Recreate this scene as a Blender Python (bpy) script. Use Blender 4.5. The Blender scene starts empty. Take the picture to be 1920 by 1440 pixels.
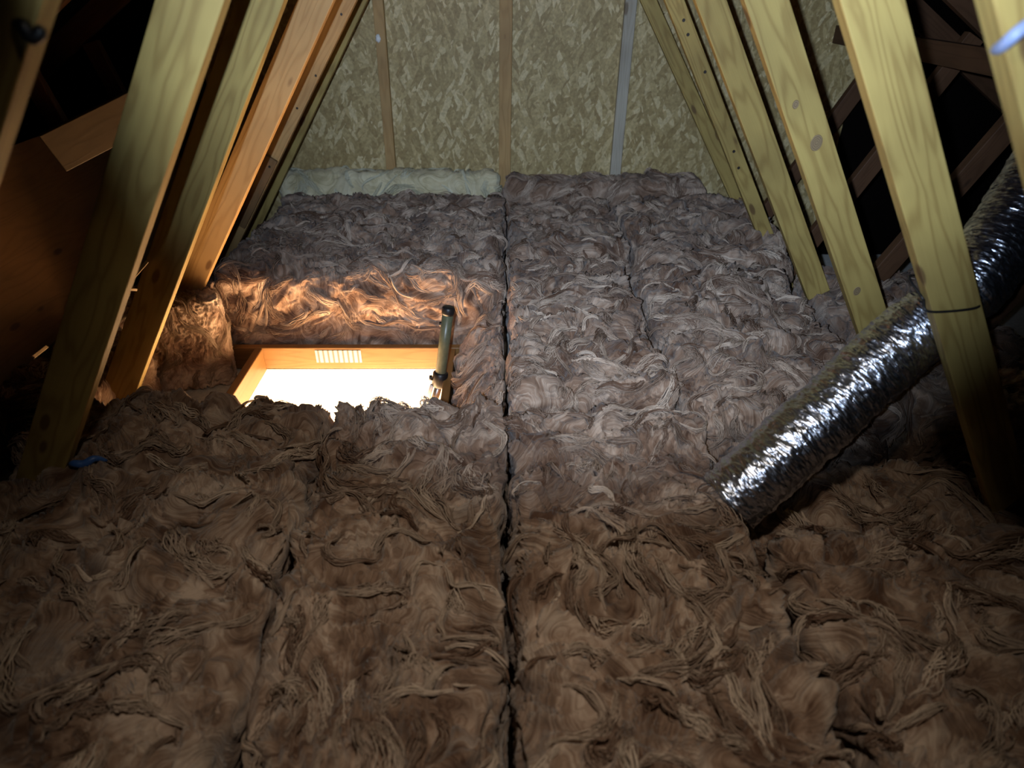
import bpy, bmesh, math, random
import numpy as np
from mathutils import Vector, Matrix
from mathutils.bvhtree import BVHTree

C = bpy.context.scene
COL = C.collection
R = math.radians

# ------------------------------------------------------------------ camera
F = 1250.0
PITCH = math.atan(790 / F)
CAM_H = 1.2
cam_data = bpy.data.cameras.new('camera')
cam_data.lens = 36.0 * F / 1920
cam_data.sensor_width = 36.0
cam_data.shift_x = 10 / 1920
cam_data.clip_start = 0.02
cam_data.dof.use_dof = True
cam_data.dof.focus_distance = 2.6
cam_data.dof.aperture_fstop = 2.2
cam = bpy.data.objects.new('camera', cam_data)
COL.objects.link(cam)
cam.location = (0, 0, CAM_H)
cam.rotation_euler = (math.pi / 2 - PITCH, 0, 0)
C.camera = cam

# ------------------------------------------------------------------ world, lights, exposure
w = bpy.data.worlds.new('World')
C.world = w
w.use_nodes = True
w.node_tree.nodes['Background'].inputs[0].default_value = (0.9, 0.72, 0.5, 1)
w.node_tree.nodes['Background'].inputs[1].default_value = 0.0015

def light(name, kind, loc, target, energy, color, **kw):
    d = bpy.data.lights.new(name, kind)
    d.energy = energy
    d.color = color
    for k, v in kw.items():
        setattr(d, k, v)
    o = bpy.data.objects.new(name, d)
    COL.objects.link(o)
    o.location = loc
    o.rotation_euler = (Vector(target) - Vector(loc)).to_track_quat('-Z', 'Y').to_euler()
    return o

# hand torch held just left of the camera
light('hand_torch', 'SPOT', (-0.10, -0.05, 1.25), (0.47, 3.6, 0.66), 290, (0.63, 0.78, 1.0),
      spot_size=R(72), spot_blend=0.85, shadow_soft_size=0.012)
# warm lamp light of the landing below, coming up through the hatch
light('landing_lamp', 'AREA', (-0.71, 2.38, -1.0), (-0.73, 2.88, 0.0), 72, (1.0, 0.60, 0.30),
      shape='RECTANGLE', size=1.2, size_y=0.5)
# daylight from the landing window, falling on the far side of the hatch shaft
light('landing_window', 'AREA', (-0.70, -0.25, -1.35), (-0.70, 2.74, -0.6), 14, (0.92, 0.97, 1.0),
      shape='RECTANGLE', size=0.9, size_y=0.4)
# added warm fill from above to brighten the near rolls, no known lamp
light('near_fill', 'SPOT', (0.10, 0.35, 1.95), (0.03, 1.18, 0.0), 53, (1.0, 0.87, 0.71),
      spot_size=R(74), spot_blend=1.0, shadow_soft_size=0.05)

C.view_settings.view_transform = 'Standard'
C.view_settings.look = 'None'
C.view_settings.gamma = 1.0
C.view_settings.use_curve_mapping = False
C.view_settings.exposure = 0.0

# ------------------------------------------------------------------ helpers
def at(u, v, Y):
    """the point of the upright plane y = Y that the photograph shows at (u, v)"""
    a, b = (u - 950) / F, (v - 720) / F
    c, s = math.cos(PITCH), math.sin(PITCH)
    dy, dz = c - b * s, -s - b * c
    t = Y / dy
    return Vector((a * t, Y, CAM_H + dz * t))

def tag(o, label=None, cat=None, group=None, kind=None):
    if label: o['label'] = label
    if cat: o['category'] = cat
    if group: o['group'] = group
    if kind: o['kind'] = kind
    return o

def link(name, me, mat=None, parent=None):
    o = bpy.data.objects.new(name, me)
    COL.objects.link(o)
    if mat: me.materials.append(mat)
    if parent: o.parent = parent
    return o

def empty(name, loc=(0, 0, 0)):
    o = bpy.data.objects.new(name, None)
    COL.objects.link(o)
    o.location = loc
    o.empty_display_size = 0.1
    return o

def np_mesh(name, V, Q, smooth=True):
    V = np.asarray(V, dtype=np.float32); Q = np.asarray(Q, dtype=np.int32)
    k = Q.shape[1]
    me = bpy.data.meshes.new(name)
    me.vertices.add(len(V)); me.vertices.foreach_set('co', V.ravel())
    me.loops.add(Q.size); me.loops.foreach_set('vertex_index', Q.ravel())
    me.polygons.add(len(Q))
    me.polygons.foreach_set('loop_start', np.arange(0, Q.size, k, dtype=np.int32))
    me.update(calc_edges=True)
    me.polygons.foreach_set('use_smooth', np.full(len(Q), smooth))
    me.validate()
    return me

def bm_mesh(name, bm, smooth=False):
    me = bpy.data.meshes.new(name)
    bmesh.ops.recalc_face_normals(bm, faces=bm.faces)
    bm.to_mesh(me); bm.free()
    if smooth:
        me.polygons.foreach_set('use_smooth', [True] * len(me.polygons))
    return me

def box_bm(sx, sy, sz, bevel=0.003, seg=2, center=(0, 0, 0)):
    bm = bmesh.new()
    bmesh.ops.create_cube(bm, size=1)
    for v in bm.verts:
        v.co = Vector((v.co.x * sx, v.co.y * sy, v.co.z * sz)) + Vector(center)
    if bevel:
        bmesh.ops.bevel(bm, geom=list(bm.edges), offset=bevel, segments=seg, affect='EDGES', profile=0.5)
    return bm

# --- numpy gradient noise
def _hash(ix, iy, iz, seed):
    h = (ix.astype(np.int64) * 374761393 + iy.astype(np.int64) * 668265263 + iz.astype(np.int64) * 2147483647 + seed * 1274126177) & 0xFFFFFFFF
    h = ((h ^ (h >> 13)) * 1274126177) & 0xFFFFFFFF
    h = ((h ^ (h >> 16)) * 2246822519) & 0xFFFFFFFF
    return h ^ (h >> 15)

_G = np.array([(1,1,0),(-1,1,0),(1,-1,0),(-1,-1,0),(1,0,1),(-1,0,1),(1,0,-1),(-1,0,-1),(0,1,1),(0,-1,1),(0,1,-1),(0,-1,-1),(1,1,0),(-1,1,0),(0,-1,1),(0,-1,-1)], dtype=np.float64)

def noise(p, seed=0):
    i = np.floor(p).astype(np.int64); f = p - i
    u = f * f * f * (f * (f * 6 - 15) + 10)
    r = np.zeros(len(p))
    for dx in (0, 1):
        wx = u[:, 0] if dx else 1 - u[:, 0]
        for dy in (0, 1):
            wy = u[:, 1] if dy else 1 - u[:, 1]
            for dz in (0, 1):
                wz = u[:, 2] if dz else 1 - u[:, 2]
                g = _G[_hash(i[:, 0] + dx, i[:, 1] + dy, i[:, 2] + dz, seed) & 15]
                d = g[:, 0] * (f[:, 0] - dx) + g[:, 1] * (f[:, 1] - dy) + g[:, 2] * (f[:, 2] - dz)
                r += wx * wy * wz * d
    return r

def vnoise(p, seed=0):
    return np.stack([noise(p, seed), noise(p + 31.7, seed + 1), noise(p - 17.3, seed + 2)], axis=1)

def fbm(p, seed=0, oct=3):
    r = 0; a = 1
    for k in range(oct):
        r = r + a * noise(p * 2 ** k + 7.1 * k, seed + k); a *= 0.5
    return r

# ------------------------------------------------------------------ materials
def new_mat(name):
    m = bpy.data.materials.new(name); m.use_nodes = True
    nt = m.node_tree
    return m, nt, nt.nodes['Principled BSDF']

def N(nt, kind, **kw):
    n = nt.nodes.new(kind)
    for k, v in kw.items():
        if k.startswith('i_'):
            n.inputs[k[2:].replace('_', ' ')].default_value = v
        else:
            setattr(n, k, v)
    return n

def ramp(nt, fac, stops):
    r = nt.nodes.new('ShaderNodeValToRGB')
    e = r.color_ramp.elements
    while len(e) < len(stops): e.new(0.5)
    for el, (p, c) in zip(e, stops):
        el.position = p; el.color = (*c, 1)
    nt.links.new(fac, r.inputs[0])
    return r

def plain(name, col, rough=0.6, metal=0.0, bump=0.0, scale=60, spec=0.5):
    m, nt, b = new_mat(name)
    tc = N(nt, 'ShaderNodeTexCoord')
    n = N(nt, 'ShaderNodeTexNoise', i_Scale=scale, i_Detail=3.0)
    nt.links.new(tc.outputs['Object'], n.inputs['Vector'])
    r = ramp(nt, n.outputs['Fac'], [(0.3, tuple(c * 0.85 for c in col)), (0.7, tuple(min(1, c * 1.12) for c in col))])
    nt.links.new(r.outputs[0], b.inputs['Base Color'])
    b.inputs['Roughness'].default_value = rough
    b.inputs['Metallic'].default_value = metal
    b.inputs['Specular IOR Level'].default_value = spec
    if bump:
        bp = N(nt, 'ShaderNodeBump', i_Strength=bump, i_Distance=0.004)
        nt.links.new(n.outputs['Fac'], bp.inputs['Height']); nt.links.new(bp.outputs[0], b.inputs['Normal'])
    return m

def wood_mat(name, light_c, dark_c, knot_c, rough=0.62):
    """sawn softwood: rings that run along local X, with elongated knots"""
    m, nt, b = new_mat(name)
    L = nt.links.new
    tc = N(nt, 'ShaderNodeTexCoord'); oi = N(nt, 'ShaderNodeObjectInfo')
    off = N(nt, 'ShaderNodeVectorMath', operation='SCALE'); off.inputs[0].default_value = (13.1, 7.7, 5.3)
    L(oi.outputs['Random'], off.inputs['Scale'])
    add = N(nt, 'ShaderNodeVectorMath', operation='ADD')
    L(tc.outputs['Object'], add.inputs[0]); L(off.outputs[0], add.inputs[1])
    # knots
    mk = N(nt, 'ShaderNodeMapping'); mk.inputs['Scale'].default_value = (3.4, 9.0, 4.0)
    L(add.outputs[0], mk.inputs[0])
    vo = N(nt, 'ShaderNodeTexVoronoi', i_Scale=1.0, i_Randomness=1.0)
    L(mk.outputs[0], vo.inputs['Vector'])
    kn = ramp(nt, vo.outputs['Distance'], [(0.0, (1, 1, 1)), (0.09, (0.9, 0.9, 0.9)), (0.13, (0.12, 0.12, 0.12)), (0.42, (0, 0, 0))])
    # grain bends round the knots
    mg = N(nt, 'ShaderNodeMapping'); mg.inputs['Scale'].default_value = (0.22, 7.0, 7.0)
    L(add.outputs[0], mg.inputs[0])
    n1 = N(nt, 'ShaderNodeTexNoise', i_Scale=1.6, i_Detail=2.0, i_Distortion=0.3)
    L(mg.outputs[0], n1.inputs['Vector'])
    bend = N(nt, 'ShaderNodeMath', operation='MULTIPLY_ADD'); bend.inputs[1].default_value = 0.22
    L(vo.outputs['Distance'], bend.inputs[0]); L(n1.outputs['Fac'], bend.inputs[2])
    mul = N(nt, 'ShaderNodeMath', operation='MULTIPLY'); mul.inputs[1].default_value = 58
    L(bend.outputs[0], mul.inputs[0])
    sn = N(nt, 'ShaderNodeMath', operation='SINE'); L(mul.outputs[0], sn.inputs[0])
    ma = N(nt, 'ShaderNodeMath', operation='MULTIPLY_ADD'); ma.inputs[1].default_value = 0.5; ma.inputs[2].default_value = 0.5
    L(sn.outputs[0], ma.inputs[0])
    pw = N(nt, 'ShaderNodeMath', operation='POWER'); pw.inputs[1].default_value = 3.0
    L(ma.outputs[0], pw.inputs[0])
    fine = N(nt, 'ShaderNodeMapping'); fine.inputs['Scale'].default_value = (6, 260, 260)
    L(add.outputs[0], fine.inputs[0])
    n2 = N(nt, 'ShaderNodeTexNoise', i_Scale=1.0, i_Detail=3.0); L(fine.outputs[0], n2.inputs['Vector'])
    mix1 = N(nt, 'ShaderNodeMix', data_type='RGBA'); mix1.inputs['A'].default_value = (*light_c, 1); mix1.inputs['B'].default_value = (*dark_c, 1)
    sc = N(nt, 'ShaderNodeMath', operation='MULTIPLY_ADD'); sc.inputs[1].default_value = 0.46
    n2s = N(nt, 'ShaderNodeMath', operation='MULTIPLY'); n2s.inputs[1].default_value = 0.28
    L(n2.outputs['Fac'], n2s.inputs[0]); L(pw.outputs[0], sc.inputs[0]); L(n2s.outputs[0], sc.inputs[2])
    L(sc.outputs[0], mix1.inputs['Factor'])
    # broad stains
    n3 = N(nt, 'ShaderNodeTexNoise', i_Scale=3.5, i_Detail=3.0); L(add.outputs[0], n3.inputs['Vector'])
    st = ramp(nt, n3.outputs['Fac'], [(0.35, (0.80, 0.78, 0.74)), (0.65, (1.06, 1.05, 1.0))])
    mm = N(nt, 'ShaderNodeMix', data_type='RGBA', blend_type='MULTIPLY'); mm.inputs['Factor'].default_value = 1.0
    L(mix1.outputs['Result'], mm.inputs['A']); L(st.outputs[0], mm.inputs['B'])
    mix2 = N(nt, 'ShaderNodeMix', data_type='RGBA'); mix2.inputs['B'].default_value = (*knot_c, 1)
    L(kn.outputs[0], mix2.inputs['Factor']); L(mm.outputs['Result'], mix2.inputs['A'])
    L(mix2.outputs['Result'], b.inputs['Base Color'])
    b.inputs['Roughness'].default_value = rough
    b.inputs['Specular IOR Level'].default_value = 0.35
    bp = N(nt, 'ShaderNodeBump', i_Strength=0.18, i_Distance=0.002)
    L(sc.outputs[0], bp.inputs['Height']); L(bp.outputs[0], b.inputs['Normal'])
    return m

def osb_mat():
    m, nt, b = new_mat('oriented_strand_board')
    L = nt.links.new
    tc = N(nt, 'ShaderNodeTexCoord')
    prev = None; hprev = None
    base = ramp_src = None
    cols = [(0.36, 0.26, 0.105), (0.54, 0.42, 0.195), (0.43, 0.325, 0.14), (0.72, 0.60, 0.34)]
    k = 0
    for ang, sx, sz, keep in ((72, 9, 36, None), (-58, 10, 40, 0.45), (25, 9, 38, 0.58), (98, 10, 42, 0.50), (-68, 11, 44, 0.60), (60, 14, 52, 0.66)):
        wn = N(nt, 'ShaderNodeTexNoise', i_Scale=9.0, i_Detail=2.0)
        L(tc.outputs['Object'], wn.inputs['Vector'])
        wv = N(nt, 'ShaderNodeVectorMath', operation='MULTIPLY_ADD'); wv.inputs[1].default_value = (0.03, 0.03, 0.03)
        L(wn.outputs['Color'], wv.inputs[0]); L(tc.outputs['Object'], wv.inputs[2])
        mp = N(nt, 'ShaderNodeMapping')
        mp.inputs['Location'].default_value = (k * 3.3, 0, k * 1.7)
        mp.inputs['Rotation'].default_value = (0, R(ang), 0)
        rot = mp
        L(wv.outputs[0], mp.inputs[0])
        m2 = N(nt, 'ShaderNodeMapping'); m2.inputs['Scale'].default_value = (sx, 1.0, sz)
        L(mp.outputs[0], m2.inputs[0])
        vo = N(nt, 'ShaderNodeTexVoronoi', i_Scale=1.0, voronoi_dimensions='3D')
        L(m2.outputs[0], vo.inputs['Vector'])
        sep = N(nt, 'ShaderNodeSeparateColor'); L(vo.outputs['Color'], sep.inputs[0])
        cr = ramp(nt, sep.outputs[0], [(0.0, cols[0]), (0.35, cols[2]), (0.7, cols[1]), (1.0, cols[3])])
        if prev is None:
            prev = cr.outputs[0]; hprev = sep.outputs[1]
        else:
            gt = N(nt, 'ShaderNodeMath', operation='GREATER_THAN'); gt.inputs[1].default_value = keep
            L(sep.outputs[2], gt.inputs[0])
            mx = N(nt, 'ShaderNodeMix', data_type='RGBA'); L(gt.outputs[0], mx.inputs['Factor'])
            L(prev, mx.inputs['A']); L(cr.outputs[0], mx.inputs['B']); prev = mx.outputs['Result']
            mh = N(nt, 'ShaderNodeMix', data_type='FLOAT'); L(gt.outputs[0], mh.inputs['Factor'])
            L(hprev, mh.inputs['A']); L(sep.outputs[1], mh.inputs['B']); hprev = mh.outputs['Result']
        k += 1
    n = N(nt, 'ShaderNodeTexNoise', i_Scale=70.0, i_Detail=3.0); L(tc.outputs['Object'], n.inputs['Vector'])
    r2 = ramp(nt, n.outputs['Fac'], [(0.3, (0.75, 0.73, 0.70)), (0.7, (1.1, 1.1, 1.1))])
    mm = N(nt, 'ShaderNodeMix', data_type='RGBA', blend_type='MULTIPLY'); mm.inputs['Factor'].default_value = 1
    L(prev, mm.inputs['A']); L(r2.outputs[0], mm.inputs['B'])
    L(mm.outputs['Result'], b.inputs['Base Color'])
    b.inputs['Roughness'].default_value = 0.6
    bp = N(nt, 'ShaderNodeBump', i_Strength=0.35, i_Distance=0.004)
    L(hprev, bp.inputs['Height']); L(bp.outputs[0], b.inputs['Normal'])
    return m

def wool_mat(name, dark, mid, light_c):
    m, nt, b = new_mat(name)
    L = nt.links.new
    tc = N(nt, 'ShaderNodeTexCoord')
    wn = N(nt, 'ShaderNodeTexNoise', i_Scale=4.0, i_Detail=2.0); L(tc.outputs['Object'], wn.inputs['Vector'])
    wv = N(nt, 'ShaderNodeVectorMath', operation='MULTIPLY_ADD'); wv.inputs[1].default_value = (0.22, 0.22, 0.22)
    L(wn.outputs['Color'], wv.inputs[0]); L(tc.outputs['Object'], wv.inputs[2])
    ph = N(nt, 'ShaderNodeTexNoise', i_Scale=2.6, i_Detail=1.0); L(wv.outputs[0], ph.inputs['Vector'])
    # fibres follow the contour lines of a swirling field
    def fibres(freq, s):
        mu = N(nt, 'ShaderNodeMath', operation='MULTIPLY'); mu.inputs[1].default_value = freq
        L(ph.outputs['Fac'], mu.inputs[0])
        sv = N(nt, 'ShaderNodeVectorMath', operation='SCALE'); sv.inputs['Scale'].default_value = s
        L(wv.outputs[0], sv.inputs[0])
        cb = N(nt, 'ShaderNodeCombineXYZ'); L(mu.outputs[0], cb.inputs[0])
        ad = N(nt, 'ShaderNodeVectorMath', operation='ADD'); L(cb.outputs[0], ad.inputs[0]); L(sv.outputs[0], ad.inputs[1])
        no = N(nt, 'ShaderNodeTexNoise', i_Scale=1.0, i_Detail=3.0, i_Roughness=0.6); L(ad.outputs[0], no.inputs['Vector'])
        return no.outputs['Fac']
    f1 = fibres(60, 5); f2 = fibres(230, 14)
    mixf = N(nt, 'ShaderNodeMix', data_type='FLOAT'); mixf.inputs['Factor'].default_value = 0.45
    L(f1, mixf.inputs['A']); L(f2, mixf.inputs['B'])
    bl = N(nt, 'ShaderNodeTexNoise', i_Scale=7.0, i_Detail=4.0, i_Distortion=0.6); L(tc.outputs['Object'], bl.inputs['Vector'])
    av = N(nt, 'ShaderNodeMix', data_type='FLOAT'); av.inputs['Factor'].default_value = 0.5
    L(mixf.outputs['Result'], av.inputs['A']); L(bl.outputs['Fac'], av.inputs['B'])
    cr = ramp(nt, av.outputs['Result'], [(0.40, dark), (0.495, mid), (0.60, light_c)])  # random wool tone; the dark end also paints shade into crevices
    L(cr.outputs[0], b.inputs['Base Color'])
    b.inputs['Roughness'].default_value = 0.95
    b.inputs['Specular IOR Level'].default_value = 0.1
    b.inputs['Sheen Weight'].default_value = 0.25
    b.inputs['Sheen Roughness'].default_value = 0.5
    bp = N(nt, 'ShaderNodeBump', i_Strength=0.8, i_Distance=0.012)
    L(mixf.outputs['Result'], bp.inputs['Height']); L(bp.outputs[0], b.inputs['Normal'])
    return m

def strand_mat(name, a, c):
    m, nt, b = new_mat(name)
    at_ = N(nt, 'ShaderNodeAttribute', attribute_name='tone')
    r = ramp(nt, at_.outputs['Fac'], [(0.0, a), (1.0, c)])
    nt.links.new(r.outputs[0], b.inputs['Base Color'])
    b.inputs['Roughness'].default_value = 0.8
    b.inputs['Specular IOR Level'].default_value = 0.25
    return m

def foil_mat():
    m, nt, b = new_mat('crinkled_foil')
    L = nt.links.new
    tc = N(nt, 'ShaderNodeTexCoord')
    aw = N(nt, 'ShaderNodeAttribute', attribute_name='round_duct')
    mp = N(nt, 'ShaderNodeMapping'); mp.inputs['Scale'].default_value = (120, 34, 34)
    L(aw.outputs['Vector'], mp.inputs[0])
    v = N(nt, 'ShaderNodeTexVoronoi', i_Scale=1.0, feature='F1'); L(mp.outputs[0], v.inputs['Vector'])
    n = N(nt, 'ShaderNodeTexNoise', i_Scale=0.8, i_Detail=4.0, i_Distortion=0.8); L(mp.outputs[0], n.inputs['Vector'])
    ad = N(nt, 'ShaderNodeMath', operation='MULTIPLY_ADD'); ad.inputs[1].default_value = 0.6
    L(v.outputs['Distance'], ad.inputs[0]); L(n.outputs['Fac'], ad.inputs[2])
    bp = N(nt, 'ShaderNodeBump', i_Strength=0.55, i_Distance=0.010)
    L(ad.outputs[0], bp.inputs['Height']); L(bp.outputs[0], b.inputs['Normal'])
    b.inputs['Base Color'].default_value = (0.70, 0.74, 0.85, 1)  # foil itself is neutral; the torch's blue is put into its colour
    b.inputs['Metallic'].default_value = 1.0
    b.inputs['Roughness'].default_value = 0.27
    return m

M = {}
M['pine'] = wood_mat('pale_pine', (0.46, 0.345, 0.115), (0.24, 0.15, 0.042), (0.14, 0.08, 0.03))
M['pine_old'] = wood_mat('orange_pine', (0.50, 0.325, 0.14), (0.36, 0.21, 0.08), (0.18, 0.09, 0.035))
M['rafter'] = wood_mat('shaded_rafter_timber', (0.115, 0.056, 0.028), (0.075, 0.035, 0.016), (0.04, 0.02, 0.01))  # timber colour darkened to stand for the shade they lie in
M['stud_pale'] = wood_mat('grey_stud_timber', (0.50, 0.47, 0.40), (0.38, 0.34, 0.27), (0.2, 0.15, 0.1))
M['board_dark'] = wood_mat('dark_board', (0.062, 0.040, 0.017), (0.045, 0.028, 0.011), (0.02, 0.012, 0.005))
M['pine_brown'] = wood_mat('brown_pine', (0.26, 0.155, 0.07), (0.19, 0.10, 0.04), (0.1, 0.05, 0.02))
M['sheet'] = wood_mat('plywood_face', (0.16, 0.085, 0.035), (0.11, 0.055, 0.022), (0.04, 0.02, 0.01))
M['frame'] = wood_mat('varnished_hatch_wood', (0.27, 0.145, 0.052), (0.20, 0.10, 0.03), (0.13, 0.06, 0.02), 0.4)
M['osb'] = osb_mat()
M['wool'] = wool_mat('brown_mineral_wool', (0.10, 0.052, 0.032), (0.28, 0.182, 0.126), (0.56, 0.43, 0.335))
M['wool_strand'] = strand_mat('brown_wool_fibre', (0.16, 0.09, 0.058), (0.72, 0.58, 0.46))
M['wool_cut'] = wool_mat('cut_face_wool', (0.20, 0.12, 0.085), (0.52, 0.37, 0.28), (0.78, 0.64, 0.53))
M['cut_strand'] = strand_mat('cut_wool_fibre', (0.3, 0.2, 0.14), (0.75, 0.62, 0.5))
M['wool_pale'] = wool_mat('pale_glass_wool', (0.44, 0.38, 0.22), (0.68, 0.60, 0.38), (0.84, 0.77, 0.54))
M['pale_strand'] = strand_mat('pale_wool_fibre', (0.5, 0.47, 0.33), (0.8, 0.78, 0.62))
M['foil'] = foil_mat()
M['felt_and_shade'] = plain('black_felt_and_shade', (0.0045, 0.0032, 0.0026), 1.0, spec=0.05)  # underlay on the roof; on the gable flanks its black replaces shade
M['plaster'] = plain('plasterboard', (0.70, 0.68, 0.63), 0.8)
M['white'] = plain('white_paint', (0.85, 0.84, 0.80), 0.5)
M['black'] = plain('black_plastic', (0.012, 0.012, 0.013), 0.4)
M['green'] = plain('olive_pole_paint', (0.115, 0.125, 0.075), 0.35)
M['steel'] = plain('dull_steel', (0.35, 0.34, 0.32), 0.35, 0.9)
M['blue'] = plain('blue_plastic', (0.04, 0.12, 0.38), 0.4)
M['cable_blue'] = plain('pale_blue_cable', (0.30, 0.38, 0.62), 0.45)
M['screw'] = plain('dark_screw_head', (0.05, 0.04, 0.035), 0.5, 0.6)
def knot_mat():
    m, nt, b = new_mat('timber_knot')
    tc = N(nt, 'ShaderNodeTexCoord')
    wv = N(nt, 'ShaderNodeTexWave', wave_type='RINGS', rings_direction='Y', i_Scale=60.0, i_Distortion=2.0)
    nt.links.new(tc.outputs['Object'], wv.inputs['Vector'])
    r = ramp(nt, wv.outputs['Fac'], [(0.0, (0.15, 0.10, 0.05)), (1.0, (0.27, 0.19, 0.10))])
    nt.links.new(r.outputs[0], b.inputs['Base Color']); b.inputs['Roughness'].default_value = 0.6
    return m
M['knot'] = knot_mat()
M['tape'] = plain('white_foam_dab', (0.8, 0.8, 0.78), 0.7)
M['splinter'] = plain('pale_split_wood', (0.62, 0.46, 0.28), 0.7)

def label_mat():
    m, nt, b = new_mat('striped_paper_label')
    tc = N(nt, 'ShaderNodeTexCoord')
    wv = N(nt, 'ShaderNodeTexWave', wave_type='BANDS', bands_direction='X', i_Scale=13.5)
    nt.links.new(tc.outputs['Object'], wv.inputs['Vector'])
    r = ramp(nt, wv.outputs['Fac'], [(0.0, (0.14, 0.12, 0.10)), (0.22, (0.16, 0.14, 0.12)), (0.36, (0.42, 0.42, 0.40)), (1.0, (0.45, 0.45, 0.43))])
    nt.links.new(r.outputs[0], b.inputs['Base Color'])
    b.inputs['Roughness'].default_value = 0.6
    return m
M['label'] = label_mat()

# ------------------------------------------------------------------ the setting
WALL_Y = 4.22
FLOOR_Z = -0.40
RIDGE_Z = 2.42
PITCH_T = 0.655                 # rafter slope

# gable wall: strand board in the middle, both flanks made black in place of shade
def gable(nm, xs, mat):
    bm = bmesh.new()
    top = [(x, RIDGE_Z + .03 - abs(x) * PITCH_T) for x in xs]
    pts = [(xs[0], FLOOR_Z - .05), (xs[-1], FLOOR_Z - .05)] + top[::-1]
    fr = [bm.verts.new((x, WALL_Y, z)) for x, z in pts]
    bk = [bm.verts.new((x, WALL_Y + .018, z)) for x, z in pts]
    bm.faces.new(fr); bm.faces.new(bk[::-1])
    for i in range(len(pts)):
        j = (i + 1) % len(pts)
        bm.faces.new((fr[i], bk[i], bk[j], fr[j]))
    tag(link(nm, bm_mesh(nm, bm), M[mat]), kind='structure')
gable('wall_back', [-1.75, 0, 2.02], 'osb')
gable('wall_back_left', [-4.2, -1.75], 'felt_and_shade')
gable('wall_back_right', [2.02, 4.2], 'felt_and_shade')
# wall behind the photographer
bm = box_bm(8.4, 0.05, 3.0, 0)
o = tag(link('wall_front', bm_mesh('wall_front', bm), M['felt_and_shade']), kind='structure'); o.location = (0, -2.0, 1.0)

# floor of plasterboard with the hatch opening left in it
HX0, HX1, HY0, HY1 = -1.145, -0.275, 1.93, 2.73
bm = bmesh.new()
xs = [-4.3, HX0 - .03, HX1 + .03, 4.3]; ys = [-2.0, HY0 - .03, HY1 + .03, WALL_Y]
for z in (FLOOR_Z - .045,):
    g = [[bm.verts.new((x, y, z)) for y in ys] for x in xs]
    for i in range(3):
        for j in range(3):
            if (i, j) != (1, 1):
                bm.faces.new((g[i][j], g[i + 1][j], g[i + 1][j + 1], g[i][j + 1]))
ret = bmesh.ops.extrude_face_region(bm, geom=list(bm.faces))
for v in [e for e in ret['geom'] if isinstance(e, bmesh.types.BMVert)]:
    v.co.z -= 0.0125
tag(link('floor', bm_mesh('floor', bm), M['plaster']), kind='structure')

# roof slopes
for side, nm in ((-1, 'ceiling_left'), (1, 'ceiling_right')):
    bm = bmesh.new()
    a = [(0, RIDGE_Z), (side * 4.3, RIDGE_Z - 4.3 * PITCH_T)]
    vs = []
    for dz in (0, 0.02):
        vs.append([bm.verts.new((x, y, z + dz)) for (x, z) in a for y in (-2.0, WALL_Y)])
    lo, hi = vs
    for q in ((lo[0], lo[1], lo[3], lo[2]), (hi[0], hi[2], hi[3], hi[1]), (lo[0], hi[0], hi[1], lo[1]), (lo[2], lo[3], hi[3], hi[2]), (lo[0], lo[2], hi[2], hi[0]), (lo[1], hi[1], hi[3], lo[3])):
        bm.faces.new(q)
    tag(link(nm, bm_mesh(nm, bm), M['felt_and_shade']), kind='structure')

# ------------------------------------------------------------------ timbers
def timber(name, p, q, width, thick, mat, wide_dir=None, parent=None, sag=0.0, bevel=0.003):
    """a sawn board from p to q; its wide face lies along wide_dir"""
    p, q = Vector(p), Vector(q)
    ax = (q - p).normalized()
    wd = Vector(wide_dir) if wide_dir is not None else Vector((0, 1, 0)).cross(ax)
    wd = (wd - ax * wd.dot(ax)).normalized()
    th = ax.cross(wd)
    Lh = (q - p).length
    bm = box_bm(Lh, width, thick, bevel, 2)
    me = bm_mesh(name, bm)
    o = link(name, me, mat)
    mat4 = Matrix((ax, wd, th)).transposed().to_4x4()
    mat4.translation = (p + q) / 2
    if parent is None:
        o.matrix_world = mat4
    else:
        o.parent = parent
        o.matrix_parent_inverse = parent.matrix_world.inverted() if False else Matrix()
        o.matrix_local = mat4
    return o

def extend(p, q, z0, z1):
    d = q - p
    f = lambda z: p + d * ((z - p.z) / d.z)
    return f(z0), f(z1)

def screw_row(parent, pts, r=0.006):
    for pt in pts:
        bm = bmesh.new()
        bmesh.ops.create_cone(bm, cap_ends=True, segments=12, radius1=r, radius2=r * 0.8, depth=0.004)
        bmesh.ops.rotate(bm, verts=bm.verts, matrix=Matrix.Rotation(R(90), 3, 'X'))
        s = link('screw', bm_mesh('screw', bm), M['screw'])
        s.matrix_world = Matrix.Translation(pt)
        s.parent = parent
        s.matrix_parent_inverse = parent.matrix_world.inverted()

TY = [0.93, 1.45, 2.06, 2.67, 3.28, 3.89]
TH = 0.042
GW = 'slanted roof struts'
struts = {}
def strut(key, Y, top, bot, width, z0, mat, label, z1=1.95):
    p, q = extend(at(bot[0], bot[1], Y), at(top[0], top[1], Y), z0, z1)
    dy = Vector((0, TH / 2, 0))
    o = timber('roof_strut', p + dy, q + dy, width, TH, mat)
    tag(o, label, 'wooden beam', GW)
    struts[key] = o
    return o

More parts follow.
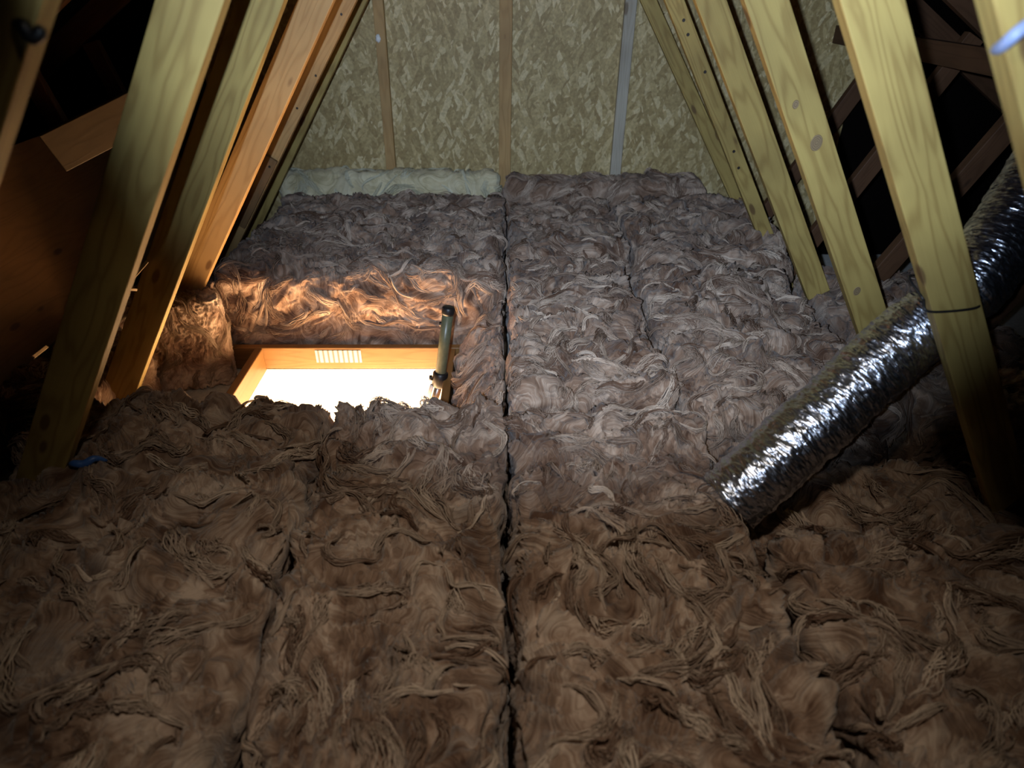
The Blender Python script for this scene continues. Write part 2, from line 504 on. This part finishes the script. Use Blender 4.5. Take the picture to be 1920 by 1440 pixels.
# left row, nearest first (centre lines of the face turned to the camera)
strut('A', TY[0], (-20, 0), (-132, 400), 0.105, -0.3, M['pine'], 'slanted pine strut in the top left corner with a small black hook on it')
strut('B', TY[1], (355, 0), (87, 850), 0.112, -0.3, M['pine'], 'widest greenish pine strut on the left, leaning in front of the plywood sheet')
strut('C', TY[2], (487, 0), (247, 665), 0.112, -0.3, M['pine'], 'slanted pine strut whose foot stands left of the lit cut batt, thin bright right edge')
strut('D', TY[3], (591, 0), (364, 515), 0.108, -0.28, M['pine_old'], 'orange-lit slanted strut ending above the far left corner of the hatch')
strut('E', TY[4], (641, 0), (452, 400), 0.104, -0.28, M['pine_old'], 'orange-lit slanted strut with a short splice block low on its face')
strut('F', TY[5], (667, 0), (514, 330), 0.10, -0.28, M['pine'], 'farthest left strut standing right against the strand board gable wall')
# right row
strut('r0', TY[0], (1960, 0), (2020, 280), 0.105, -0.3, M['pine'], 'slanted strut cut off by the top right corner, blue cable across it')
strut('r1', TY[1], (1637, 0), (1856, 800), 0.106, -0.3, M['pine'], 'bright pine strut on the right that the foil duct is tied to')
strut('r2', TY[2], (1438, 0), (1639, 610), 0.106, -0.3, M['pine'], 'knotty pine strut second from the foil duct tie, dark round knot halfway up')
strut('r3', TY[3], (1333, 0), (1533, 545), 0.096, -0.03, M['pine'], 'pine strut on the right sawn off square just above the wool')
strut('r4', TY[4], (1265, 0), (1432, 430), 0.074, -0.28, M['pine'], 'narrow-looking pine strut between the square-ended strut and the last right one')
strut('r5', TY[5], (1216, 0), (1382, 370), 0.072, -0.28, M['pine'], 'farthest right strut standing right against the strand board gable wall')

# splice block on E and screws
p0, p1 = at(508, 292, TY[4]), at(456, 400, TY[4])
d = (p1 - p0).normalized()
e = struts['E']
blk = timber('splice_block', p0 + Vector((-.005, -.011, 0)), p0 + d * 0.40 + Vector((-.005, -.011, 0)), 0.088, 0.022, M['pine_brown'])
blk.parent = e; blk.matrix_parent_inverse = e.matrix_world.inverted()
blk['label'] = 'darker short splice block'
screw_row(e, [at(640, 27, TY[4]), at(592, 142, TY[4]), at(557, 203, TY[4]), at(505, 313, TY[4] - 0.024)])
screw_row(struts['r4'], [at(1282, 38, TY[4]), at(1290, 65, TY[4]), at(1322, 135, TY[4]), at(1376, 284, TY[4]), at(1385, 315, TY[4])], 0.008)

# round knots that stand out on the knotty strut
for (u, v), rr in (((1531, 268), .021), ((1607, 546), .014), ((1492, 196), .011)):
    bm = bmesh.new()
    bmesh.ops.create_cone(bm, cap_ends=True, segments=24, radius1=rr, radius2=rr * .93, depth=.0012)
    bmesh.ops.rotate(bm, verts=bm.verts, matrix=Matrix.Rotation(R(90), 3, 'X'))
    kn = link('knot', bm_mesh('knot', bm), M['knot'])
    kn.matrix_world = Matrix.Translation(at(u, v, TY[2] - .0004)); kn.scale = (0.85, 1, 1.15)
    bpy.context.view_layer.update()
    kn.parent = struts['r2']; kn.matrix_parent_inverse = struts['r2'].matrix_world.inverted()
# hook on A
def tube_mesh(name, pts, rad, seg=8, cap=True):
    P = [Vector(p) for p in pts]; n = len(P)
    rr = rad if hasattr(rad, '__len__') else [rad] * n
    bm = bmesh.new(); rings = []
    t0 = (P[1] - P[0]).normalized()
    up = Vector((0, 0, 1)) if abs(t0.z) < .9 else Vector((1, 0, 0))
    nrm = (up - t0 * up.dot(t0)).normalized()
    for i in range(n):
        t = (P[min(i + 1, n - 1)] - P[max(i - 1, 0)]).normalized()
        nrm = (nrm - t * nrm.dot(t)).normalized()
        bn = t.cross(nrm)
        rings.append([bm.verts.new(P[i] + (nrm * math.cos(2 * math.pi * k / seg) + bn * math.sin(2 * math.pi * k / seg)) * rr[i]) for k in range(seg)])
    for i in range(n - 1):
        for k in range(seg):
            bm.faces.new((rings[i][k], rings[i][(k + 1) % seg], rings[i + 1][(k + 1) % seg], rings[i + 1][k]))
    if cap:
        bm.faces.new(rings[0][::-1]); bm.faces.new(rings[-1])
    return bm_mesh(name, bm, True)

def spline(ctrl, n):
    P = [Vector(p) for p in ctrl]
    P = [P[0] * 2 - P[1]] + P + [P[-1] * 2 - P[-2]]
    out = []
    m = len(P) - 3
    for s in range(n):
        t = s / (n - 1) * m; i = min(int(t), m - 1); t -= i
        a, b_, c, d_ = P[i:i + 4]
        out.append(0.5 * ((2 * b_) + (c - a) * t + (2 * a - 5 * b_ + 4 * c - d_) * t * t + (3 * b_ - a - 3 * c + d_) * t ** 3))
    return out

Yh = TY[0] - 0.012
hk = link('cable_hook', tube_mesh('cable_hook', spline([at(30, 46, Yh + .010), at(42, 47, Yh), at(50, 58, Yh), at(60, 68, Yh), at(72, 65, Yh), at(77, 52, Yh)], 20),
                                  [0.006 + 0.004 * math.sin(i / 19 * math.pi) for i in range(20)], 10), M['black'])
hk.parent = struts['A']; hk.matrix_parent_inverse = struts['A'].matrix_world.inverted()
hk['label'] = 'small bent black hook'
# blue cable on r0
Yb = TY[0] - 0.012
cb = link('cable', tube_mesh('cable', spline([at(1868, 92, Yb + .05), at(1880, 86, Yb + .02), at(1900, 68, Yb), at(1925, 48, Yb), at(1975, 20, Yb), at(2015, -8, Yb + .006)], 24), 0.0085, 10), M['cable_blue'])
tag(cb, 'pale blue cable slung across the strut in the top right corner', 'cable')

# rafters, outer struts (dim timbers behind)
names_l = ['nearest', 'second nearest', 'third', 'fourth', 'fifth', 'last']
for side, sn in ((-1, 'left'), (1, 'right')):
    for i, Y in enumerate(TY):
        y = Y + TH / 2
        a = Vector((side * 0.05, y, RIDGE_Z - 0.06 - 0.05 * PITCH_T)); b_ = Vector((side * 4.1, y, RIDGE_Z - 0.06 - 4.1 * PITCH_T))
        if (side, i) not in ((-1, 0), (1, 0)):
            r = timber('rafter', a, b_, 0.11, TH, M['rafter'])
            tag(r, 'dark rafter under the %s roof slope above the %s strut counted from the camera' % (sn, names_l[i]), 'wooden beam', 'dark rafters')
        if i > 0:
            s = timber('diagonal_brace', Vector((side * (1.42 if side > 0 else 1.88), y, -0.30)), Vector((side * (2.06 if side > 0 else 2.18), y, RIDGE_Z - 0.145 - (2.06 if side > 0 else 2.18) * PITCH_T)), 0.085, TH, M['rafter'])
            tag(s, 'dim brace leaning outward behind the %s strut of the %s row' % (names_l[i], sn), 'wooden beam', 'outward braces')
# long binder on the right and a broken board on the left
b1 = timber('roof_binder', (1.86, 1.2, 0.90), (1.86, WALL_Y, 0.86), 0.09, 0.04, M['rafter'], wide_dir=(0, 0, 1))
tag(b1, 'long dim binder board running back along the right roof slope, top right', 'wooden beam')
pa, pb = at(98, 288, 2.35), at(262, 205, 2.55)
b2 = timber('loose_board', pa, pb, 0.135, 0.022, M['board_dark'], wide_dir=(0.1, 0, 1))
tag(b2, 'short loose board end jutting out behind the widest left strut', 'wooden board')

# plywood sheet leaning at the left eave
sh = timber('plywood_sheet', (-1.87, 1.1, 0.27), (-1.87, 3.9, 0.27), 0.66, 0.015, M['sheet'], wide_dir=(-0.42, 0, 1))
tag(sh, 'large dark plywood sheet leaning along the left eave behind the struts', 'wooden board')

# gable studs
for lab, u0, u1, v1, mt, wd in (('left', 709, 735, 330, 'pine_old', .058), ('middle', 949, 946, 345, 'pine_old', .072), ('right', 1183, 1151, 345, 'stud_pale', .064)):
    Yw = WALL_Y - 0.022
    a, b_ = extend(at(u1, v1, Yw), at(u0, 0, Yw), -0.3, 1.78)
    s = timber('wall_stud', a, b_, wd, 0.042, M[mt])
    tag(s, {'left': 'thin brown batten on the strand board wall with a white dab near its top',
            'middle': 'widest upright stud in the middle of the strand board wall',
            'right': 'greyish upright stud on the right part of the strand board wall'}[lab], 'wooden beam', 'upright studs on the gable wall')
    if lab == 'left':
        bm = bmesh.new(); bmesh.ops.create_icosphere(bm, subdivisions=3, radius=1)
        for v in bm.verts: v.co = Vector((v.co.x * .014, v.co.y * .008, v.co.z * .022)) * (1 + .12 * math.sin(9 * v.co.x + 5 * v.co.z))
        dab = link('foam_dab', bm_mesh('foam_dab', bm, True), M['tape'])
        dab.matrix_world = Matrix.Translation(at(709, 72, Yw - .024)); dab.parent = s; dab.matrix_parent_inverse = s.matrix_world.inverted()
        dab['label'] = 'white foam dab'

# ------------------------------------------------------------------ hatch
hx = (HX0 + HX1) / 2; hy = (HY0 + HY1) / 2
hatch = empty('hatch_frame', (hx, hy, -0.43))
tag(hatch, 'orange wooden loft hatch frame around the bright white opening', 'hatch')
def hpart(name, cx, cy, cz, sx, sy, sz, mat, bev=.004):
    o = link(name, bm_mesh(name, box_bm(sx, sy, sz, bev)), mat, hatch)
    o.location = (cx - hx, cy - hy, cz + 0.43)
    return o
ZT, ZB = -0.325, -0.44
T = 0.036
hpart('frame_board', hx - .02, HY1 + T / 2, (ZT + ZB) / 2, 1.14, T, ZT - ZB, M['frame'])
hpart('frame_board', hx, HY0 - T / 2, (ZT + ZB) / 2, 0.95, T, ZT - ZB, M['frame'])
# side boards have the grain along y: rotate their object
for cx in (HX0 - T / 2, HX1 + T / 2):
    o = hpart('frame_board', cx, hy, (ZT + ZB) / 2 - .003, HY1 - HY0 - .002, T, ZT - ZB, M['frame'])
    o.rotation_euler = (0, 0, R(90))
# white lining of the opening below the frame
for cx, cy, sx, sy in ((hx, HY1 + .006, HX1 - HX0, .012), (hx, HY0 - .006, HX1 - HX0, .012), (HX0 - .006, hy, .012, HY1 - HY0 + .024), (HX1 + .006, hy, .012, HY1 - HY0 + .024)):
    dz = 0.19 if cy < HY0 else 0.435
    hpart('lining', cx, cy, -0.4425 - dz / 2, sx, sy, dz, M['white'], 0)
lab = hpart('paper_label', at(635, 668, HY1).x, HY1 - .0015, at(635, 668, HY1).z, 0.215, .003, .066, M['label'], 0)
lab['label'] = 'white striped paper label'
# landing floor below
o = tag(link('floor_landing', bm_mesh('floor_landing', box_bm(3, 3, .05, 0)), M['plaster']), kind='structure')
o.location = (hx, hy, -2.75)

# pole at the right edge of the opening
pt, pb = Vector((-0.243, 2.50, -0.025)), Vector((-0.292, 2.47, -0.34))
ax = (pt - pb).normalized()
pole = empty('ladder_pole', pb)
tag(pole, 'short olive green pole with black cap standing up at the right side of the hatch', 'pole')
def pole_part(name, pts, rad, mat, seg=16):
    o = link(name, tube_mesh(name, [Vector(p) - pb for p in pts], rad, seg), mat, pole); return o
pole_part('tube', [pb, pb + ax * .04, pb + ax * .15, pt], 0.0235, M['green'])
pole_part('cap', [pt - ax * .012, pt - ax * .004, pt + ax * .016, pt + ax * .022, pt + ax * .024], [.0255, .027, .027, .023, .012], M['black'])
pole_part('collar', [pb - ax * .03, pb - ax * .024, pb + ax * .034, pb + ax * .04], [.028, .033, .033, .027], M['black'])
side = Vector((1, 0, 0))
pole_part('collar_knob', [pb + ax * .01 + side * -.034, pb + ax * .01 + side * -.046], .012, M['black'])
pole_part('catch', [pt - ax * .055 - side * .018, pt - ax * .055 - side * .030], .010, M['black'])
pole_part('rail', [pb - ax * .02, pb - ax * .10 + Vector((-.012, 0, 0)), pb - ax * .22 + Vector((-.02, 0, 0))], .0165, M['steel'])
pole_part('bracket', [pb + Vector((-.034, -.01, -.02)), pb + Vector((-.050, -.01, -.07)), pb + Vector((-.054, -.01, -.15))], .009, M['white'])

# ------------------------------------------------------------------ wool
def phi(p, s):
    wv = vnoise(p * 4.2, s + 40) * 0.16
    return fbm(p * 2.9 + wv * 2.9, s + 50, 2)

def wool_disp(p, s, amp, coarse=1.0):
    wv = vnoise(p * 5.0, s + 10) * 0.11
    q = p + wv
    ph = phi(p, s)
    P = np.stack([ph * 9, p[:, 0] * 2.4, p[:, 1] * 2.4 + p[:, 2] * 2.4], 1)
    ridge = 1 - 2 * np.abs(noise(P, s + 3))
    P2 = np.stack([ph * 27, p[:, 0] * 5 + p[:, 2] * 3, p[:, 1] * 5 - p[:, 2] * 3], 1)
    ridge2 = 1 - 2 * np.abs(noise(P2, s + 4))
    P3 = np.stack([ph * 70, p[:, 0] * 11 + p[:, 2] * 6, p[:, 1] * 11 - p[:, 2] * 6], 1)
    fine = noise(P3, s + 5)
    billow = np.abs(noise(q * 5.5, s + 6)) + 0.5 * np.abs(noise(q * 12, s + 7))
    broad = fbm(p * 2.0, s + 8, 2)
    return amp * (0.55 * broad + 1.15 * (billow - 0.32) + 0.52 * (ridge - 0.55) + 0.30 * (ridge2 - 0.55) + 0.15 * fine)

def batt(name, label, x0, x1, y0, y1, z0, z1, seed, amp=0.055, res=0.0075, r=0.06, rot=0.0, mat='wool', smat='wool_strand',
         locks=160, strands=16, shape=None, lock_len=0.24, group='rolls of loft insulation', frad=0.0014, crumb=0.0):
    s = seed * 101
    rng = np.random.default_rng(seed)
    H = np.array([(x1 - x0) / 2, (y1 - y0) / 2, (z1 - z0) / 2])
    cen = np.array([(x0 + x1) / 2, (y0 + y1) / 2, (z0 + z1) / 2])
    n = np.maximum(2, np.round(2 * H / res).astype(int))
    nx, ny, nz = n
    idx = lambda i, j, k: (i * (ny + 1) + j) * (nz + 1) + k
    quads = []
    def face(A, B, f, flip):
        a, b_ = np.meshgrid(np.arange(A), np.arange(B), indexing='ij')
        q = np.stack([f(a, b_), f(a + 1, b_), f(a + 1, b_ + 1), f(a, b_ + 1)], -1).reshape(-1, 4)
        quads.append(q[:, ::-1] if flip else q)
    face(nx, ny, lambda a, b_: idx(a, b_, nz + 0 * a), False)
    face(nx, ny, lambda a, b_: idx(a, b_, 0 * a), True)
    face(nx, nz, lambda a, b_: idx(a, 0 * a, b_), False)
    face(nx, nz, lambda a, b_: idx(a, ny + 0 * a, b_), True)
    face(ny, nz, lambda a, b_: idx(0 * a, a, b_), True)
    face(ny, nz, lambda a, b_: idx(nx + 0 * a, a, b_), False)
    Q = np.concatenate(quads)
    uq, inv = np.unique(Q, return_inverse=True)
    Q = inv.reshape(-1, 4)
    k = uq % (nz + 1); j = (uq // (nz + 1)) % (ny + 1); i = uq // ((nz + 1) * (ny + 1))
    P = (np.stack([i / nx, j / ny, k / nz], 1) * 2 - 1) * H
    inner = H - r
    q = np.clip(P, -inner, inner)
    d = P - q
    nl = d / np.linalg.norm(d, axis=1, keepdims=True)
    P = q + nl * r
    W = P + cen
    dd = wool_disp(W, s, amp)
    if crumb:
        dd = dd + crumb * (1 - 3 * np.abs(noise(W * np.array([55, 55, 70]) + 3 * vnoise(W * 18, s + 90), s + 80))) + crumb * .6 * noise(W * 120, s + 81)
    wl = vnoise(W * 9, s + 70) * amp * 0.45
    top = np.clip(nl[:, 2] * 1.2 + 0.25, 0.15, 1)[:, None]
    sidef = np.where((np.abs(nl[:, 0:1]) > .75), 0.35, np.where(np.abs(nl[:, 2:3]) < .6, 0.62, 1.0))
    V = W + nl * dd[:, None] * sidef + wl
    low = V[:, 2] < z0 + .004
    V[low, 2] = z0 + .004
    if shape is not None:
        V = shape(V)
    if rot:
        c_, s_ = math.cos(rot), math.sin(rot)
        dx, dy = V[:, 0] - cen[0], V[:, 1] - cen[1]
        V[:, 0] = cen[0] + c_ * dx - s_ * dy; V[:, 1] = cen[1] + s_ * dx + c_ * dy
    base = np.array([cen[0], cen[1], z0])
    me = np_mesh(name, V - base, Q)
    o = link(name, me, M[mat]); o.location = base
    tag(o, label, 'insulation', group)
    # loose locks of fibre lying on the surface, combed along the folds
    if locks:
        bvh = BVHTree.FromPolygons([tuple(v) for v in V], [tuple(int(t) for t in f) for f in Q])
        cand = np.where(((nl[:, 2] > 0.25) & (np.abs(nl[:, 0]) < 0.35)) | ((nl[:, 1] < -0.3) & (k > nz * 0.25)))[0]
        S = V[rng.choice(cand, locks)]
        NP = 15
        path = np.zeros((locks, NP, 3)); nor = np.zeros((locks, NP, 3))
        pos = S.copy(); prev = None
        length = lock_len * rng.uniform(0.45, 1.25, locks)
        ok = np.ones(locks, bool)
        for st in range(NP):
            for m_ in range(locks):
                hit = bvh.find_nearest(Vector(pos[m_]))
                if hit[0] is not None:
                    pos[m_] = hit[0]; nor[m_, st] = hit[1]
            path[:, st] = pos
            e_ = 0.004
            f0 = phi(pos, s)
            g = np.stack([phi(pos + np.eye(3)[a] * e_, s) - f0 for a in range(3)], 1)
            t = np.cross(nor[:, st], g) + 0.0008 * rng.normal(size=(locks, 3)) * 0.15
            t /= np.linalg.norm(t, axis=1, keepdims=True) + 1e-9
            if prev is not None:
                sg = np.sign((t * prev).sum(1, keepdims=True)); sg[sg == 0] = 1
                t = t * sg
                t = 0.35 * t + 0.65 * prev
                t /= np.linalg.norm(t, axis=1, keepdims=True) + 1e-9
            prev = t
            pos = pos + t * (length / NP)[:, None]
        # smooth normals along the lock
        for _ in range(4):
            nor[:, 1:-1] = (nor[:, :-2] + nor[:, 1:-1] * 2 + nor[:, 2:]) / 4
            path[:, 1:-1] = (path[:, :-2] + path[:, 1:-1] * 2 + path[:, 2:]) / 4
        nor /= np.linalg.norm(nor, axis=2, keepdims=True) + 1e-9
        tan = np.gradient(path, axis=1); tan /= np.linalg.norm(tan, axis=2, keepdims=True) + 1e-9
        lat = np.cross(nor, tan)
        tt = np.linspace(0, 1, NP)
        VV = []; QQ = []; TT = []; cnt = 0
        ring = np.array([0, 2.0944, 4.1888])
        wid = 0.005 + 0.026 * rng.beta(1.3, 2.2, locks)
        lift = 0.016 * rng.beta(1.1, 3.0, locks)
        tone = np.clip(rng.beta(1.6, 2.4, locks), 0, 1)
        quad = []
        for a in range(NP - 1):
            for b_ in range(3):
                quad.append((a * 3 + b_, a * 3 + (b_ + 1) % 3, (a + 1) * 3 + (b_ + 1) % 3, (a + 1) * 3 + b_))
        quad = np.array(quad)
        prof = np.sin(np.pi * np.clip(tt * 0.94 + 0.03, 0, 1))
        for st in range(strands):
            u_ = np.clip(rng.normal(0, 0.5, locks), -1.1, 1.1) * wid
            fr_ = rng.uniform(1.0, 3.0, locks); phs = rng.uniform(0, 6.28, locks)
            wob = np.sin(tt[None] * fr_[:, None] * 6.28 + phs[:, None]) * (wid * 0.28)[:, None]
            off = u_[:, None] * (0.35 + 0.65 * prof)[None] + wob
            hgt = 0.0015 + lift[:, None] * prof[None] + rng.uniform(-0.002, 0.006, locks)[:, None] * prof[None] + 0.5 * np.maximum(0, wid[:, None] - np.abs(u_)[:, None]) * prof[None] * 0.6
            cl = path + lat * off[..., None] + nor * hgt[..., None]
            rad = frad * rng.uniform(0.6, 1.5, locks)[:, None] * (0.25 + 0.75 * prof)[None]
            rv = (lat[:, :, None, :] * np.cos(ring)[None, None, :, None] + nor[:, :, None, :] * np.sin(ring)[None, None, :, None]) * rad[:, :, None, None]
            vv = (cl[:, :, None, :] + rv).reshape(locks, -1, 3)
            VV.append(vv.reshape(-1, 3))
            QQ.append((quad[None] + (np.arange(locks) * NP * 3)[:, None, None] + cnt).reshape(-1, 4))
            tn = np.clip(tone + rng.normal(0, 0.12, locks), 0, 1)
            TT.append(np.repeat(tn, NP * 3))
            cnt += locks * NP * 3
        VV = np.concatenate(VV) - base; QQ = np.concatenate(QQ); TT = np.concatenate(TT)
        fm = np_mesh('loose_fibres', VV, QQ)
        att = fm.attributes.new('tone', 'FLOAT', 'POINT'); att.data.foreach_set('value', TT.astype(np.float32))
        f_ = link('loose_fibres', fm, M[smat], o)
        f_['kind'] = 'stuff'
    return o

Z0 = FLOOR_Z - 0.044
G = 0.012
def wavy(ax_, ampl, f, ph):
    def fn(V):
        V = V.copy()
        V[:, ax_] += ampl * np.sin(V[:, 1 - ax_] * f + ph)
        return V
    return fn

batt('insulation_roll', 'brown wool roll in the near left corner, below the plywood sheet', -1.45, -0.59, 0.18, 1.86, Z0, -0.02, 1, res=0.0085, locks=300,
     shape=lambda V: np.stack([V[:, 0] + np.where(V[:, 0] > -1, 0.04 * (1.86 - V[:, 1]) , 0), V[:, 1], V[:, 2]], 1))
batt('insulation_roll', 'brown wool roll in front of the hatch, left of the middle seam', -0.56, -0.014, 0.18, 1.84, Z0, -0.02, 2, res=0.0075, locks=260,
     shape=lambda V: np.stack([V[:, 0] + 0.04 * (1.86 - V[:, 1]) * np.clip(-V[:, 0] / 0.5, 0, 1), V[:, 1], V[:, 2]], 1))
batt('insulation_roll', 'long brown wool roll right of the middle seam, ending near the duct mouth', 0.018, 0.622, 0.18, 1.80, Z0, -0.015, 3, res=0.0075, locks=260)
batt('insulation_roll', 'brown wool roll in the near right corner, below the duct', 0.672, 1.40, 0.18, 1.25, Z0, -0.02, 4, res=0.0085, locks=220)
batt('insulation_roll', 'brown wool roll beside the hatch and right of it, left of the duct', 0.015, 0.56, 1.83, 3.02, Z0, 0.0, 5, res=0.009, locks=220, frad=.0016)
batt('insulation_roll', 'wide brown wool roll between the duct and the square-ended strut', 0.59, 1.27, 1.72, 2.98, Z0, 0.0, 6, res=0.009, locks=260, frad=.0016)
batt('insulation_roll', 'brown wool roll behind the hatch with its orange-lit face towards it', -1.33, -0.02, 2.80, 4.02, Z0, 0.02, 7, res=0.0085, locks=360, amp=.05, frad=.0017)
batt('insulation_roll', 'narrow brown wool roll in the far middle, right of the dark hole', 0.015, 0.60, 3.06, 3.95, Z0, 0.01, 8, res=0.011, locks=150, frad=.0019)
batt('insulation_roll', 'brown wool roll at the far right foot of the struts', 0.63, 1.40, 3.02, 3.95, Z0, 0.02, 9, res=0.011, locks=150, frad=.0019)
batt('insulation_roll', 'brown wool strip along the right foot of the gable wall', -0.02, 1.20, 3.98, 4.17, Z0, 0.09, 10, res=0.011, locks=120, amp=.035, frad=.0019)
batt('insulation_roll', 'pale yellow-green wool strip along the left foot of the gable wall', -1.40, -0.05, 4.04, 4.18, Z0, 0.13, 11, res=0.012, locks=60, amp=.022, mat='wool_pale', smat='pale_strand', frad=.0019)
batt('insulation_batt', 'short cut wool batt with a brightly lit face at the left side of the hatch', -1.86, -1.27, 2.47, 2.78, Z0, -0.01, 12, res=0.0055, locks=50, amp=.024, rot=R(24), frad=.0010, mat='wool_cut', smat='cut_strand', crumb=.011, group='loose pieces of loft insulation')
batt('insulation_batt', 'loose wool piece under the feet of the left struts, behind the near left roll', -1.78, -1.44, 1.88, 2.36, Z0, -0.05, 13, res=0.010, locks=90, group='loose pieces of loft insulation')
batt('insulation_batt', 'sunken dark wool piece below the duct, at the foot of the tied strut', 0.66, 1.72, 1.29, 1.70, Z0, -0.16, 14, res=0.010, locks=120, group='loose pieces of loft insulation')
batt('insulation_batt', 'dim wool piece at the right edge, behind the tied strut', 1.33, 1.98, 1.74, 2.90, Z0, 0.0, 15, res=0.012, locks=120, group='loose pieces of loft insulation')
batt('insulation_batt', 'dim wool piece at the right edge of the photo in front of the tied strut', 1.43, 1.80, 0.7, 1.26, Z0, 0.06, 16, res=0.010, locks=80, group='loose pieces of loft insulation')
batt('insulation_batt', 'crumpled wool between the hatch frame and the long roll right of it', -0.225, -0.02, 1.90, 2.77, Z0, -0.29, 17, res=0.009, locks=70, amp=.04, r=.04,
     shape=lambda V: np.stack([V[:, 0], V[:, 1], V[:, 2] + np.where(V[:, 2] > Z0 + .06, 1.15 * np.clip(V[:, 0] + .2, 0, .2), 0)], 1), group='loose pieces of loft insulation')

# ------------------------------------------------------------------ foil duct
ctrl = [(0.60, 1.36, -0.04), (0.70, 1.40, 0.05), (0.90, 1.50, 0.20), (1.06, 1.58, 0.33), (1.18, 1.61, 0.43), (1.30, 1.70, 0.53), (1.44, 1.84, 0.63), (1.62, 2.02, 0.76), (1.85, 2.25, 0.88)]
n, seg = 420, 110
path = spline(ctrl, n)
A = np.array([tuple(p) for p in path])
tn = np.gradient(A, axis=0); tn /= np.linalg.norm(tn, axis=1, keepdims=True)
up = np.array([0, 0, 1.0]); la = np.cross(tn, up); la /= np.linalg.norm(la, axis=1, keepdims=True); nn = np.cross(la, tn)
th = np.linspace(0, 2 * np.pi, seg, endpoint=False)
s_ = np.linspace(0, 1, n)
arc = np.concatenate([[0], np.cumsum(np.linalg.norm(np.diff(A, axis=0), axis=1))])
iT = np.argmin(np.abs(A[:, 0] - 1.175)); sT = arc[iT]
rad = 0.088 - 0.020 * np.exp(-((arc - sT) / 0.035) ** 2)
dirs = la[:, None, :] * np.cos(th)[None, :, None] + nn[:, None, :] * np.sin(th)[None, :, None]
P0 = A[:, None, :] + dirs * rad[:, None, None]
pp = P0.reshape(-1, 3)
AA, TH2 = np.meshgrid(arc, th, indexing='ij')
# crumples elongated round the duct, plus soft ring swells
cr = 1 - 2 * np.abs(noise(np.stack([AA.ravel() * 42, np.cos(TH2).ravel() * 1.6, np.sin(TH2).ravel() * 1.6], 1), 5))
cr2 = 1 - 2 * np.abs(noise(np.stack([AA.ravel() * 95 + np.sin(TH2).ravel(), np.cos(TH2).ravel() * 3.4, np.sin(TH2).ravel() * 3.4], 1), 6))
lump = noise(pp * 7, 9)
ringw = np.sin(AA.ravel() * 2 * np.pi / 0.055)
dd = 0.0035 * cr + 0.0032 * cr2 + 0.006 * lump + 0.0012 * ringw
V = pp + dirs.reshape(-1, 3) * dd[:, None]
ii, jj = np.meshgrid(np.arange(n - 1), np.arange(seg), indexing='ij')
Q = np.stack([ii * seg + jj, (ii + 1) * seg + jj, (ii + 1) * seg + (jj + 1) % seg, ii * seg + (jj + 1) % seg], -1).reshape(-1, 4)
b0 = np.array([0.62, 1.38, 0.0])
dm = np_mesh('foil_duct', V - b0, Q[:, ::-1])
dat = dm.attributes.new('round_duct', 'FLOAT_VECTOR', 'POINT')
dat.data.foreach_set('vector', np.stack([AA.ravel(), np.cos(TH2).ravel() * .09, np.sin(TH2).ravel() * .09], 1).astype(np.float32).ravel())
du = link('foil_duct', dm, M['foil']); du.location = b0
tag(du, 'silver foil ventilation duct rising from the wool to the right edge', 'duct')

# black tie round the strut and the duct
Ys = TY[1]
c0 = at(1738, 583, Ys - .004); c1 = at(1833, 576, Ys - .004)
tie_pts = [c0 + Vector((-.004, .02, .02)), c0, (c0 + c1) / 2 + Vector((0, -.003, -.004)), c1, c1 + Vector((.012, .03, .004)), c1 + Vector((.05, .12, .02)), Vector((1.25, 1.70, 0.45)), Vector((1.19, 1.71, 0.475)), Vector((1.12, 1.63, 0.50)), c0 + Vector((-.012, .09, .05)), c0 + Vector((-.004, .02, .02))]
tie = link('cable_tie', tube_mesh('cable_tie', spline(tie_pts, 70), 0.0032, 8), M['black'])
tag(tie, 'thin black tie holding the foil duct to the pine strut', 'cable tie')

# ------------------------------------------------------------------ small things
o = link('plastic_scrap', tube_mesh('plastic_scrap', spline([(-1.235, 1.47, -0.0), (-1.21, 1.455, .018), (-1.185, 1.46, .012), (-1.16, 1.475, .02), (-1.14, 1.49, .0)], 16), [.004 + .008 * math.sin(i / 15 * math.pi) for i in range(16)], 10), M['blue'])
tag(o, 'small blue plastic scrap on the wool at the foot of the widest left strut', 'plastic scrap')
for pa, pb, lb in (((222, 541, 1.98), (257, 543, 2.02), 'pale level wood splinter between the two nearest standing left struts'),
                   ((250, 520, 1.98), (276, 490, 2.03), 'pale tilted wood splinter just above the level one'),
                   ((62, 670, 1.80), (88, 650, 1.90), 'pale wood splinter at the lower edge of the plywood sheet')):
    a, b_ = at(*pa), at(*pb)
    sp = timber('wood_splinter', a, b_, 0.010, 0.005, M['splinter'], bevel=.001)
    tag(sp, lb, 'wood splinter')
